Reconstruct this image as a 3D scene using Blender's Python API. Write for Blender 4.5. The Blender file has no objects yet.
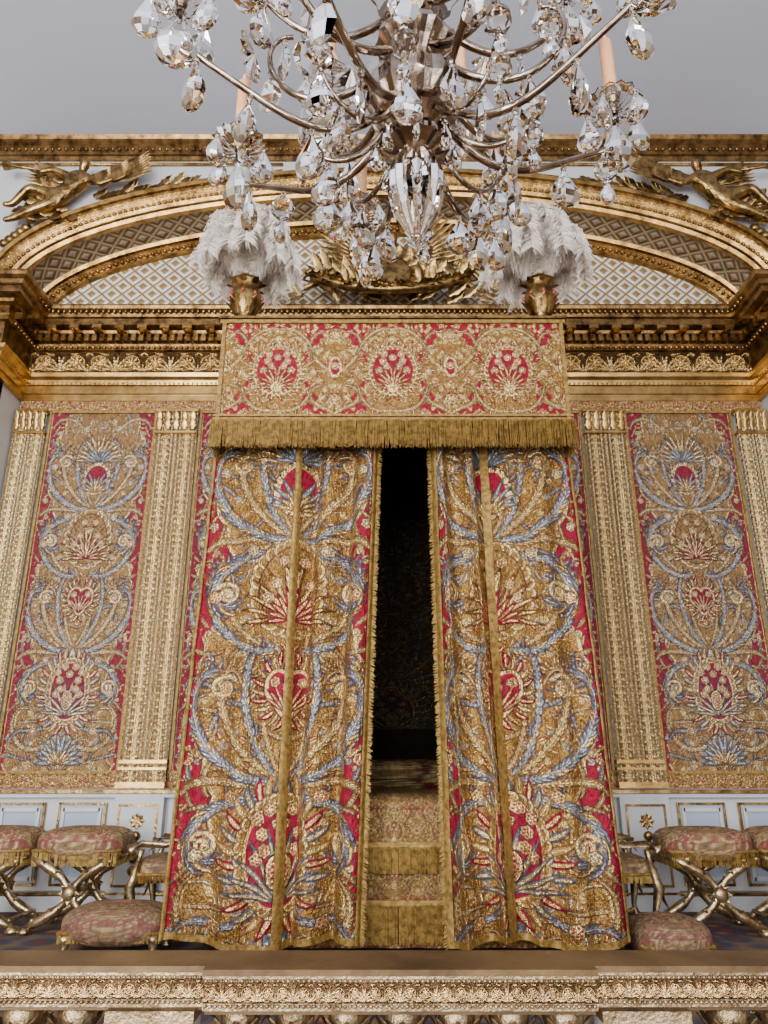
import bpy, math, random
import numpy as np
from mathutils import Vector, Matrix, Euler
random.seed(7); rng=np.random.default_rng(7)
CX=0.07
scene=bpy.context.scene
pi=math.pi
# ------------------------------------------------------------------ materials
def newmat(name):
    m=bpy.data.materials.new(name); m.use_nodes=True
    nt=m.node_tree; b=nt.nodes['Principled BSDF']
    return m,nt,b
def L(nt,a,b): nt.links.new(a,b)
def coords(nt,scale=(1,1,1)):
    tc=nt.nodes.new('ShaderNodeTexCoord'); mp=nt.nodes.new('ShaderNodeMapping')
    mp.inputs['Scale'].default_value=scale
    L(nt,tc.outputs['Object'],mp.inputs[0]); return mp.outputs[0]
def noise(nt,co,scale,detail=4,rough=.6):
    n=nt.nodes.new('ShaderNodeTexNoise'); n.inputs['Scale'].default_value=scale
    n.inputs['Detail'].default_value=detail; n.inputs['Roughness'].default_value=rough
    L(nt,co,n.inputs['Vector']); return n.outputs['Fac']
def ramp(nt,fac,stops):
    r=nt.nodes.new('ShaderNodeValToRGB'); e=r.color_ramp.elements
    e[0].position=stops[0][0]; e[0].color=(*stops[0][1],1)
    e[1].position=stops[-1][0]; e[1].color=(*stops[-1][1],1)
    for p,c in stops[1:-1]:
        x=e.new(p); x.color=(*c,1)
    L(nt,fac,r.inputs[0]); return r.outputs[0]
def bump(nt,b,h,strength=.4,dist=.01):
    bp=nt.nodes.new('ShaderNodeBump'); bp.inputs['Strength'].default_value=strength
    bp.inputs['Distance'].default_value=dist
    L(nt,h,bp.inputs['Height']); L(nt,bp.outputs[0],b.inputs['Normal']); return bp
def gilt(name,dark,light,rough=.35,sc=6,bs=.35,bscale=45,metal=.9,bd=.01):
    m,nt,b=newmat(name); co=coords(nt)
    f=noise(nt,co,sc,6,.65)
    L(nt,ramp(nt,f,[(.36,dark),(.62,light)]),b.inputs['Base Color'])
    b.inputs['Metallic'].default_value=metal; b.inputs['Roughness'].default_value=rough
    bump(nt,b,noise(nt,co,bscale,3,.6),bs,bd)
    return m
def plain(name,col,rough=.6,metal=0,var=.06,sc=3,bs=.1):
    m,nt,b=newmat(name); co=coords(nt)
    f=noise(nt,co,sc,5,.6)
    c1=tuple(max(0,c*(1-var)) for c in col); c2=tuple(min(1,c*(1+var)) for c in col)
    L(nt,ramp(nt,f,[(.3,c1),(.7,c2)]),b.inputs['Base Color'])
    b.inputs['Metallic'].default_value=metal; b.inputs['Roughness'].default_value=rough
    if bs: bump(nt,b,noise(nt,co,80,3),bs,.003)
    return m
def brocade(name,metal=.75,r0=.7,r1=.28,val=1.0,bs=.6,bsc=60,bd=.02,wr=.35,glit=.0):
    m,nt,b=newmat(name); co=coords(nt); co2=coords(nt,(1,1,.45))
    at=nt.nodes.new('ShaderNodeAttribute'); at.attribute_name='pat'
    n=noise(nt,co,26,5,.75)
    mx=nt.nodes.new('ShaderNodeMix'); mx.data_type='RGBA'; mx.blend_type='MULTIPLY'
    mx.inputs[0].default_value=1
    L(nt,at.outputs['Color'],mx.inputs[6])
    L(nt,ramp(nt,n,[(.32,(.55*val,.55*val,.55*val)),(.68,(1.35*val,1.35*val,1.35*val))]),mx.inputs[7])
    L(nt,mx.outputs[2],b.inputs['Base Color'])
    mm=nt.nodes.new('ShaderNodeMath'); mm.operation='MULTIPLY'; mm.inputs[1].default_value=metal
    L(nt,at.outputs['Alpha'],mm.inputs[0]); L(nt,mm.outputs[0],b.inputs['Metallic'])
    mr=nt.nodes.new('ShaderNodeMapRange'); mr.inputs[3].default_value=r0; mr.inputs[4].default_value=r1
    L(nt,at.outputs['Alpha'],mr.inputs[0]); L(nt,mr.outputs[0],b.inputs['Roughness'])
    b.inputs['Specular IOR Level'].default_value=.2
    b1=bump(nt,b,noise(nt,co,bsc,4,.75),bs,bd); last=b1
    if wr:
        b2=nt.nodes.new('ShaderNodeBump'); b2.inputs['Strength'].default_value=wr; b2.inputs['Distance'].default_value=.06
        L(nt,noise(nt,co2,9,3,.6),b2.inputs['Height']); L(nt,b2.outputs[0],last.inputs['Normal']); last=b2
    if glit:
        v=nt.nodes.new('ShaderNodeTexVoronoi'); v.inputs['Scale'].default_value=75; L(nt,co2,v.inputs['Vector'])
        b3=nt.nodes.new('ShaderNodeBump'); b3.inputs['Strength'].default_value=glit; b3.inputs['Distance'].default_value=.02
        L(nt,v.outputs['Distance'],b3.inputs['Height']); L(nt,b3.outputs[0],last.inputs['Normal'])
    return m
GOLD=gilt('gilded_wood',(.15,.078,.02),(.50,.30,.10),.25)
GOLD_D=gilt('antique_gilding',(.075,.038,.013),(.35,.21,.078),.31,9)
GOLD_R=gilt('gilded_relief',(.10,.055,.018),(.46,.30,.115),.28,10)
GOLD_L=gilt('bright_gilding',(.36,.22,.07),(.68,.47,.18),.26,3,.15)
RAILM=gilt('rail_bronze_gilt',(.22,.15,.08),(.54,.41,.25),.34,12,.4,90)
RAILD=gilt('rail_dark_bronze',(.10,.06,.03),(.2,.13,.06),.4,5,.1,60,.6)
SILV=gilt('silvered_gilt',(.20,.135,.07),(.68,.52,.30),.28,14,.3,60)
CHROME=gilt('chandelier_bronze_silver',(.15,.11,.08),(.38,.31,.25),.12,8,.05,30,1.0)
FRG=gilt('gold_fringe_thread',(.17,.095,.018),(.46,.29,.075),.5,30,.5,150,.45)
WALLW=plain('painted_wall_white',(.58,.59,.61),.5)
CEIL=plain('ceiling_plaster',(.62,.67,.81),.8,0,.03,.6,.04)
PANB=plain('dado_blue_grey',(.36,.43,.53),.5)
RWALL=plain('room_wall_cream',(.29,.22,.15),.6)
DARK=plain('bed_interior_shade',(.012,.007,.005),1.0,0,.3,8,.0)  # near-black colour stands in for the shade inside the bed
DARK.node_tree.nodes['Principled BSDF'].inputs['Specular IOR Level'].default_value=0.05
WHT=plain('ostrich_feather',(.95,.87,.79),.85,0,.07,12,0)
CAND=plain('amber_candle',(.95,.46,.20),.4,0,.05,5,0)
WOODD=plain('dark_wood',(.05,.03,.018),.5)
BRO=brocade('brocade_silk',.88,.6,.17,1.0,.5,glit=.5,wr=.5); BROW=brocade('brocade_wall',.88,.65,.21,.9,.5,glit=.45)
BROC=brocade('brocade_seat',.4,.75,.42,.85,.4)
def glassmat():
    m,nt,b=newmat('cut_crystal'); co=coords(nt)
    n=noise(nt,co,6,2)
    L(nt,ramp(nt,n,[(.3,(.92,.85,.77)),(.7,(1,.98,.95))]),b.inputs['Base Color'])
    b.inputs['Transmission Weight'].default_value=1
    b.inputs['Roughness'].default_value=.0; b.inputs['IOR'].default_value=1.52
    return m
GLASS=glassmat()
def lattice(name,line,cell,dot,metal=.2):
    m,nt,b=newmat(name)
    uv=nt.nodes.new('ShaderNodeUVMap'); uv.uv_map='UVMap'
    sp=nt.nodes.new('ShaderNodeSeparateXYZ'); L(nt,uv.outputs[0],sp.inputs[0])
    def M(op,a,b2=None,c=None):
        n=nt.nodes.new('ShaderNodeMath'); n.operation=op
        for i,x in enumerate((a,b2,c)):
            if x is None: continue
            if isinstance(x,(int,float)): n.inputs[i].default_value=x
            else: L(nt,x,n.inputs[i])
        return n.outputs[0]
    a=M('PINGPONG',M('ADD',sp.outputs[0],sp.outputs[1]),.5)
    c=M('PINGPONG',M('SUBTRACT',sp.outputs[0],sp.outputs[1]),.5)
    mn=M('MINIMUM',a,c)
    r=ramp(nt,mn,[(0,line),(.07,line),(.09,cell),(.25,cell),(.28,dot),(.5,dot)])
    L(nt,r,b.inputs['Base Color']); b.inputs['Roughness'].default_value=.45
    b.inputs['Metallic'].default_value=metal
    bump(nt,b,mn,.8,.06)
    return m
LATT=lattice('tympanum_lattice',(.30,.18,.06),(.76,.75,.71),(.30,.19,.07),.1)
LATS=lattice('soffit_lattice',(.46,.36,.22),(.19,.12,.06),(.46,.39,.29),.2)
def carpet():
    m,nt,b=newmat('savonnerie_carpet'); co=coords(nt)
    v=nt.nodes.new('ShaderNodeTexVoronoi'); v.inputs['Scale'].default_value=4
    L(nt,co,v.inputs['Vector'])
    L(nt,ramp(nt,v.outputs['Distance'],[(.1,(.25,.15,.06)),(.3,(.13,.02,.025)),(.45,(.03,.04,.07)),(.7,(.16,.10,.05))]),b.inputs['Base Color'])
    b.inputs['Roughness'].default_value=.95
    bump(nt,b,noise(nt,co,200),.4,.01); return m
CARPET=carpet()
def parquet():
    m,nt,b=newmat('parquet_oak'); co=coords(nt,(1,6,1))
    L(nt,ramp(nt,noise(nt,co,4,8),[(.3,(.10,.05,.02)),(.7,(.26,.15,.07))]),b.inputs['Base Color'])
    b.inputs['Roughness'].default_value=.35; return m
PARQ=parquet()
# ------------------------------------------------------------------ mesh helpers
def link(o,parent=None):
    scene.collection.objects.link(o)
    if parent: o.parent=parent
    return o
def empty(name,loc=(0,0,0)):
    e=bpy.data.objects.new(name,None); e.location=loc; e.empty_display_size=.1
    scene.collection.objects.link(e); return e
class MB:
    def __init__(s): s.V=[];s.F=[];s.M=[];s.S=[];s.n=0
    def add(s,v,f,m=0,sm=True):
        v=np.asarray(v,float).reshape(-1,3)
        s.V.append(v); n=s.n
        s.F.extend([tuple(int(i)+n for i in q) for q in f]); s.M.extend([m]*len(f)); s.S.extend([sm]*len(f)); s.n+=len(v)
    def box(s,c,d,m=0,rot=None):
        x,y,z=[k/2 for k in d]
        v=np.array([[a,b,e] for a in(-x,x) for b in(-y,y) for e in(-z,z)])
        if rot is not None: v=v@np.array(rot).T
        s.add(v+np.array(c),[(0,1,3,2),(4,6,7,5),(0,4,5,1),(2,3,7,6),(0,2,6,4),(1,5,7,3)],m,False)
    def lathe(s,pr,c,seg=16,m=0,sc=(1,1),sm=True,rot=None,flute=0,fn=12):
        v=[]
        for r,z in pr:
            for j in range(seg):
                a=2*pi*j/seg; rr=r*(1+flute*math.cos(fn*a))
                v.append((rr*math.cos(a)*sc[0],rr*math.sin(a)*sc[1],z))
        v=np.array(v)
        if rot is not None: v=v@np.array(rot).T
        f=[(i*seg+j,i*seg+(j+1)%seg,(i+1)*seg+(j+1)%seg,(i+1)*seg+j) for i in range(len(pr)-1) for j in range(seg)]
        s.add(v+np.array(c),f,m,sm)
    def tube(s,p,r,seg=8,m=0,flat=1.0):
        p=np.asarray(p,float); n=len(p); r=np.broadcast_to(np.asarray(r,float),(n,))
        t=np.gradient(p,axis=0); t/=np.linalg.norm(t,axis=1)[:,None]+1e-9
        up=np.array([.13,.97,.2]); v=[]
        for i in range(n):
            a=np.cross(t[i],up); a/=np.linalg.norm(a)+1e-9; b=np.cross(t[i],a)
            for j in range(seg):
                q=2*pi*j/seg; v.append(p[i]+r[i]*(math.cos(q)*a+flat*math.sin(q)*b))
        f=[(i*seg+j,i*seg+(j+1)%seg,(i+1)*seg+(j+1)%seg,(i+1)*seg+j) for i in range(n-1) for j in range(seg)]
        f+= [tuple(range(seg))[::-1],tuple((n-1)*seg+j for j in range(seg))]
        s.add(v,f,m,True)
    def ell(s,c,r,m=0,rot=None,seg=10,rings=7,sm=True):
        pr=[(math.sin(pi*i/rings),-math.cos(pi*i/rings)) for i in range(rings+1)]
        v=np.array([(a*math.cos(2*pi*j/seg)*r[0],a*math.sin(2*pi*j/seg)*r[1],z*r[2]) for a,z in pr for j in range(seg)])
        if rot is not None: v=v@np.array(rot).T
        f=[(i*seg+j,i*seg+(j+1)%seg,(i+1)*seg+(j+1)%seg,(i+1)*seg+j) for i in range(rings) for j in range(seg)]
        s.add(v+np.array(c),f,m,sm)
    def leaf(s,base,d,nrm,Ln,w,curl=.6,m=0,k=6):
        base=np.array(base,float); d=np.array(d,float); d/=np.linalg.norm(d)
        nrm=np.array(nrm,float); nrm-=d*nrm.dot(d); nrm/=np.linalg.norm(nrm)+1e-9
        sd=np.cross(d,nrm); v=[];p=base.copy()
        for i in range(k+1):
            t=i/k; ww=w*math.sin(pi*(.12+.88*t))**.7*(1+.18*(-1)**i) if t<1 else 0
            a=curl*t*t; dd=d*math.cos(a)+nrm*math.sin(a); nn=nrm*math.cos(a)-d*math.sin(a)
            v+= [p-sd*ww*.5, p-sd*ww*.22+nn*w*.12, p+nn*w*.05, p+sd*ww*.22+nn*w*.12, p+sd*ww*.5]
            p=p+dd*Ln/k
        f=[(i*5+j,i*5+j+1,i*5+5+j+1,i*5+5+j) for i in range(k) for j in range(4)]
        s.add(v,f,m,True)
    def strands(s,P,D,Ln,w,m=0):
        P=np.asarray(P,float); n=len(P); D=np.asarray(D,float)
        off=np.array([[w,0,0],[-w*.5,w*.87,0],[-w*.5,-w*.87,0]])
        if abs(D[:,0]).mean()>.6: off=off[:,[1,2,0]]
        E=P+D*np.asarray(Ln).reshape(-1,1)
        v=np.concatenate([P[:,None,:]+off[None],E[:,None,:]+off[None]*.75],1).reshape(-1,3)
        f=[]
        for i in range(n):
            b=i*6; f+=[(b,b+1,b+4,b+3),(b+1,b+2,b+5,b+4),(b+2,b,b+3,b+5)]
        s.add(v,f,m,False)
    def build(s,name,mats,parent=None,bevel=0,loc=None,rotz=0):
        me=bpy.data.meshes.new(name); V=np.concatenate(s.V)
        me.from_pydata(V.tolist(),[],s.F)
        for m in mats: me.materials.append(m)
        me.polygons.foreach_set('material_index',s.M); me.polygons.foreach_set('use_smooth',s.S); me.update()
        o=bpy.data.objects.new(name,me); link(o,parent)
        if loc is not None: o.location=loc
        o.rotation_euler[2]=rotz
        return o
def grid(name,X,Y,Z,mat,col=None,uv=None,parent=None,wrap=False,smooth=True):
    ny,nx=X.shape; me=bpy.data.meshes.new(name)
    co=np.stack([X,Y,Z],-1).reshape(-1,3).astype(np.float32)
    idx=np.arange(ny*nx).reshape(ny,nx)
    if wrap: idx=np.concatenate([idx,idx[:,:1]],1)
    q=np.stack([idx[:-1,:-1],idx[:-1,1:],idx[1:,1:],idx[1:,:-1]],-1).reshape(-1,4)
    me.vertices.add(len(co)); me.vertices.foreach_set('co',co.ravel())
    me.loops.add(q.size); me.loops.foreach_set('vertex_index',q.ravel().astype(np.int32))
    me.polygons.add(len(q)); me.polygons.foreach_set('loop_start',(np.arange(len(q))*4).astype(np.int32))
    me.update(calc_edges=True)
    me.polygons.foreach_set('use_smooth',[smooth]*len(q))
    if col is not None:
        a=me.color_attributes.new('pat','FLOAT_COLOR','POINT'); a.data.foreach_set('color',col.reshape(-1,4).astype(np.float32).ravel())
    if uv is not None:
        u=me.uv_layers.new(name='UVMap'); u.data.foreach_set('uv',uv.reshape(-1,2)[q.ravel()].astype(np.float32).ravel())
    me.materials.append(mat); me.validate(); me.update()
    o=bpy.data.objects.new(name,me); return link(o,parent)
# ------------------------------------------------------------------ textile designer (weave pattern data)
CR=(.30,.006,.032); OC=(.40,.225,.066); GP=(.90,.67,.28); BL=(.12,.14,.18); BH=(.50,.51,.50); PL=(.075,.025,.03); GD=(.23,.115,.032); PK=(.34,.02,.05)
class Canvas:
    def __init__(s,h,ppu=200,bg=CR):
        s.p=ppu; s.H=int(h*ppu); s.W=ppu; s.h=h
        s.c=np.zeros((s.H,s.W,4)); s.c[...,:3]=bg; s.z=np.zeros((s.H,s.W))
        yy,xx=np.mgrid[0:s.H,0:s.W]; s.X=(xx+.5)/ppu; s.Y=(yy+.5)/ppu
    def cap(s,a,b,ra,rb,col,met,h=0.0):
        r=max(ra,rb); p=s.p
        x0=max(0,int((min(a[0],b[0])-r)*p)); x1=min(s.W,int((max(a[0],b[0])+r)*p)+2)
        y0=max(0,int((min(a[1],b[1])-r)*p)); y1=min(s.H,int((max(a[1],b[1])+r)*p)+2)
        if x0>=x1 or y0>=y1: return
        X=s.X[y0:y1,x0:x1]-a[0]; Y=s.Y[y0:y1,x0:x1]-a[1]
        dx,dy=b[0]-a[0],b[1]-a[1]; l=dx*dx+dy*dy+1e-9
        t=np.clip((X*dx+Y*dy)/l,0,1); d=np.hypot(X-t*dx,Y-t*dy); rr=ra+(rb-ra)*t
        m=d<rr
        s.c[y0:y1,x0:x1][m]=(*col,met)
        z=s.z[y0:y1,x0:x1]
        if h: z[m]=np.minimum(z[m]*.5,.5)+h*np.sqrt(1-(d[m]/rr[m])**2+1e-6)
        else: z[m]*=.35
    def line(s,P,R,col,met,h=0.0):
        R=np.broadcast_to(R,(len(P),))
        for i in range(len(P)-1): s.cap(P[i],P[i+1],R[i],R[i+1],col,met,h)
    def ellp(s,c,rx,ry,col,met,h=0):
        d=((s.X-c[0])/rx)**2+((s.Y-c[1])/ry)**2; m=d<1
        s.c[m]=(*col,met)
        if h: s.z[m]=h*np.sqrt(1-d[m])
        else: s.z[m]*=.4
    def leaf(s,b,ang,Ln,w,bend,fc,hc,met=.9,h=.5,oc=PL,ow=.006):
        P=[b];a=ang
        for k in range(5):
            a+=bend/5; P.append((P[-1][0]+Ln/5*math.cos(a),P[-1][1]+Ln/5*math.sin(a)))
        R=np.array([.35,.8,1,.9,.6,.12])*w
        if oc is not None: s.line(P,R+ow,oc,.1)
        s.line(P,R,fc,met,h)
        s.line(P[:5],R[:5]*.42,hc,1.0,h*.5)
    def plume(s,ctrl,n,Ln,w,fc,hc,h=.5,ang=.95,met=.5,alt=None,one=False):
        C=np.array(ctrl,float); T=np.linspace(0,1,80); pts=[]
        for t in T:
            q=C.copy()
            while len(q)>1: q=q[:-1]*(1-t)+q[1:]*t
            pts.append(q[0])
        pts=np.array(pts); tg=np.gradient(pts,axis=0)
        for i in range(n):
            t=(i+.5)/n; k=int(t*79); a=math.atan2(tg[k][1],tg[k][0])
            ll=Ln*(math.sin(pi*(.15+.72*t))**.8)*(1+.22*math.sin(i*2.1))
            for sd in (-1,1):
                f_,h_,m_=fc,hc,met
                if alt and (i//2+(sd>0))%3==0: f_,h_,m_=alt
                s.leaf(tuple(pts[k]),a+sd*ang*(1-.4*t),ll*(1 if sd>0 else .8),w*(.7+.4*math.sin(pi*t)),-sd*1.6,f_,h_,m_,h)
        R=np.linspace(.012,.005,80)*Ln/.25
        s.line(pts,R+.005,PL,.1); s.line(pts,R,hc,1.0,h)
    def fan(s,c,R,n,a0,a1,w,fc,hc,met=.7,h=.5,sq=1.0):
        order=sorted(range(n),key=lambda i:-abs(i-(n-1)/2))
        for i in order:
            a=a0+(a1-a0)*i/(max(1,n-1)); s.leaf(c,a,R*(1-.25*abs(math.cos(a))*sq),w,.25*(1 if a>pi/2 else -1),fc,hc,met,h)
    def flower(s,c,r,fc=CR,hc=GP,n=6):
        s.ellp(c,r*1.15,r*1.15,PL,.1)
        for k in range(n):
            a=2*pi*k/n+.3; q=(c[0]+r*.62*math.cos(a),c[1]+r*.62*math.sin(a))
            s.cap(q,q,r*.42,r*.42,hc,1,.5); s.cap(q,q,r*.2,r*.2,fc,.1,.3)
        s.ellp(c,r*.3,r*.3,hc,1,.8)
    def spiral(s,c,r,turns,a0,sgn,w,col,met=1,h=.4,oc=PL):
        P=[];n=int(22*turns)
        for i in range(n+1):
            t=i/n; q=a0+sgn*turns*2*pi*t; rr=r*(1-.85*t); P.append((c[0]+rr*math.cos(q),c[1]+rr*math.sin(q)))
        if oc is not None: s.line(P,w+.006,oc,.1)
        s.line(P,w,col,met,h); s.cap(P[-1],P[-1],w*1.6,w*1.6,col,met,h)
    def blur(s):
        for A in (s.c,s.z):
            B=A.copy(); B[1:-1,1:-1]=(A[1:-1,1:-1]*4+A[:-2,1:-1]+A[2:,1:-1]+A[1:-1,:-2]+A[1:-1,2:])/8; A[:]=B
    def idx(s,x,y,rep=False):
        x=np.mod(np.abs(x),2); x=np.where(x>1,2-x,x)
        xi=np.clip((x*s.p).astype(int),0,s.W-1)
        yi=(np.mod(y,s.h) if rep else np.clip(y,0,s.h-1e-4))
        yi=np.clip((yi*s.p).astype(int),0,s.H-1); return yi,xi
    def col(s,x,y,rep=False): return s.c[s.idx(x,y,rep)]
    def hgt(s,x,y,rep=False): return s.z[s.idx(x,y,rep)]
def design():
    c=Canvas(6.3,260); r=random.Random(3)
    lim=lambda y: .74+.15*math.cos(2*pi*(y-.3)/2.45)
    f=.74+.15*np.cos(2*pi*(c.Y-.3)/2.45)+.05*np.abs(np.sin(c.Y*9))
    m=c.X<f; c.c[m]=(*OC,.85); c.c[(np.abs(c.X-f)<.018)]=(*GP,1); c.c[(np.abs(c.X-f-.02)<.007)]=(*PL,.1)
    g=m&(np.sin(c.X*120)*np.sin(c.Y*120)>.55); c.c[g]=(*GD,.6)
    for i in range(560):
        x,y=r.random(),r.random()*6.3; inn=x<lim(y)
        if r.random()<.45: c.spiral((x,y),r.uniform(.03,.055),1.1,r.random()*6.3,r.choice((-1,1)),r.uniform(.006,.010),GP if r.random()<.7 else BH,1,.4,PL if not inn else GD)
        else: c.leaf((x,y),r.random()*6.3,r.uniform(.08,.15),.018,r.uniform(-1.2,1.2),OC if not inn else r.choice((BL,OC,OC,CR)),GP,.8,.5,PL if not inn else GD,.005)
    AG=(OC,GP,1)
    B=lambda P,n,Ln,w=.021:c.plume(P,n,Ln,w,BL,BH,met=.7,alt=AG)
    G=lambda P,n,Ln,w=.019:c.plume(P,n,Ln,w,OC,GP,met=.95)
    for i in range(60):
        x,y=r.random(),r.random()*6.3; a=r.random()*6.3; b=a+r.uniform(-1.3,1.3); l=r.uniform(.12,.22)
        P=[(x,y),(x+l*math.cos(a),y+l*math.sin(a)),(x+l*(math.cos(a)+math.cos(b)),y+l*(math.sin(a)+math.sin(b)))]
        (G if r.random()<.7 else B)(P,9,.12,.014)
    def fountain(y,q=0):
        # sweeping fronds with curled tips
        B([(.10,y-.1),(.35,y-.15),(.75,y-.1),(.98,y-.45),(.85,y-.85),(.55,y-.75),(.62,y-.5)],32,.27)
        G([(.10,y),(.45,y-.0),(.85,y+.15),(1.02,y-.05),(.93,y-.35)],26,.20)
        B([(.09,y+.05),(.4,y+.0),(.95,y+.30),(1.15,y+.85),(.95,y+1.35),(.50,y+1.15),(.62,y+.75)],40,.34,.023)
        G([(.08,y+.1),(.35,y+.2),(.75,y+.65),(.80,y+1.2),(.50,y+1.30),(.42,y+.95)],32,.22)
        B([(.06,y+.1),(.30,y+.30),(.50,y+.8),(.45,y+1.45),(.20,y+1.50),(.22,y+1.15)],28,.20,.018)
        G([(.04,y+.15),(.18,y+.4),(.30,y+.75),(.20,y+1.1)],20,.13,.014)
        c.spiral((.60,y+.95),.13,1.5,2.5,-1,.02,GP); c.spiral((.66,y-.55),.12,1.5,.5,1,.02,GP)
        c.flower((.60,y+.95),.05)
    G([(.1,.55),(.4,.15),(.85,.3),(1,.8),(.75,1.0)],26,.22)
    B([(.2,.75),(.5,.5),(.7,.75),(.85,.5)],16,.17)
    fountain(1.85)
    B([(.12,3.2),(.5,3.05),(1.02,3.5),(1.0,4.2),(.62,4.25),(.62,3.9)],34,.26)
    G([(.3,3.25),(.6,3.4),(.8,3.8),(.7,4.2),(.5,4.1)],20,.16,.015)
    fountain(4.35)
    G([(.3,5.85),(.5,6.25),(.9,6.2),(.92,5.9)],18,.16)
    c.fan((0,.12),.52,11,.15,pi-.15,.042,BL,BH,.6); c.fan((0,.12),.30,9,.3,pi-.3,.03,OC,GP,1)
    # pomegranate palmette
    for k in range(15):
        a=-pi/2+.1+pi*k/15
        c.leaf((.31*math.cos(a),1.25+.48*math.sin(a)),a,.26,.036,.6,(CR,OC,BL)[k%3],GP,.6)
    for k in range(14):
        a=-pi/2+pi*(k+.5)/14; x,y=.31*math.cos(a),1.25+.48*math.sin(a)
        c.ellp((x,y),.075,.075,PL,.1); c.ellp((x,y),.064,.064,GP,1,.7); c.ellp((x,y),.04,.04,OC,.8)
    c.ellp((0,1.25),.30,.47,GP,1,.4); c.ellp((0,1.25),.28,.45,CR,0)
    c.fan((0,.86),.62,9,.25,pi-.25,.026,BL,GP,.6)
    for (x,y) in [(0,1.52),(.15,1.42),(.19,1.2),(.09,1.64),(.2,1.55),(.12,1.28)]: c.flower((x,y),.058)
    c.ellp((0,1.1),.1,.17,PL,1); c.ellp((0,1.1),.09,.155,GP,1,.8)
    g=(((c.X)/.07)**2+((c.Y-1.1)/.13)**2<1); c.c[g&(np.sin(c.X*130)*np.sin(c.Y*130)>0)]=(*CR,0)
    # red carnation
    for k in range(11):
        a=-1.5+3.0*k/11; c.leaf((.20*math.cos(a),2.78+.26*math.sin(a)),a,.16,.026,.7,OC if k%2 else CR,GP,1)
    for k,(g_,cl,mt) in enumerate([(.045,PL,.1),(.032,GP,1),(0,CR,0)]):
        c.ellp((.09,2.83),.10+g_,.13+g_,cl,mt,.3); c.line([(.10,2.78),(0,2.56)],[.09+g_,.03+g_],cl,mt)
    c.fan((0,2.55),.36,7,.75,pi-.75,.018,CR,GP,.6); c.flower((.12,2.86),.05,PK)
    # gold bouquet
    for k in range(12):
        a=-pi/2+pi*(k+.5)/12; x,y=.34*math.cos(a),3.85+.46*math.sin(a)
        c.ellp((x,y),.10,.10,PL,.1); c.ellp((x,y),.09,.09,GP,1,.7); c.ellp((x,y),.065,.065,OC,.8)
    c.ellp((0,3.85),.34,.46,PL,.1); c.ellp((0,3.85),.325,.445,OC,.8)
    g=(c.X/.32)**2+((c.Y-3.85)/.44)**2<1; c.c[g&(np.sin(c.X*70)*np.sin(c.Y*70)>.3)]=(*GD,.5)
    c.fan((0,3.52),.66,11,.0,pi,.034,GD,GP,1); c.fan((0,3.5),.36,9,.1,pi-.1,.03,CR,GP,.6); 
    for (x,y) in [(0,4.0),(.16,3.9),(.24,3.75),(.1,4.15)]: c.flower((x,y),.055,PK)
    # crown
    c.fan((0,5.3),.68,13,.2,pi-.2,.034,OC,GP,1); c.fan((0,5.3),.4,9,.3,pi-.3,.03,BL,BH,.5)
    for k in range(10):
        a=-pi/2+pi*(k+.5)/10; q=(.22*math.cos(a),4.98+.27*math.sin(a)); c.ellp(q,.06,.06,PL,1); c.ellp(q,.05,.05,GP,1,.7)
    c.ellp((0,4.98),.20,.25,CR,0)
    c.fan((0,4.75),.46,9,.3,pi-.3,.026,BL,BH,.5); c.fan((0,4.72),.3,7,.4,pi-.4,.026,OC,GP,1)
    for (x,y) in [(.5,.62),(.72,1.2),(.78,3.75),(.8,5.2),(.45,1.75),(.3,5.95),(.9,2.1),(.88,4.55),(.42,4.25)]:
        c.flower((x,y),r.uniform(.05,.065),r.choice((CR,PK,BL)))
    e=c.X>.965; c.c[e]=(*GP,1); e=(c.X>.90)&(c.X<.955)&(np.sin(c.Y*45)>-.4); c.c[e]=(*CR,0)
    c.blur(); return c
D=design()
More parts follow.
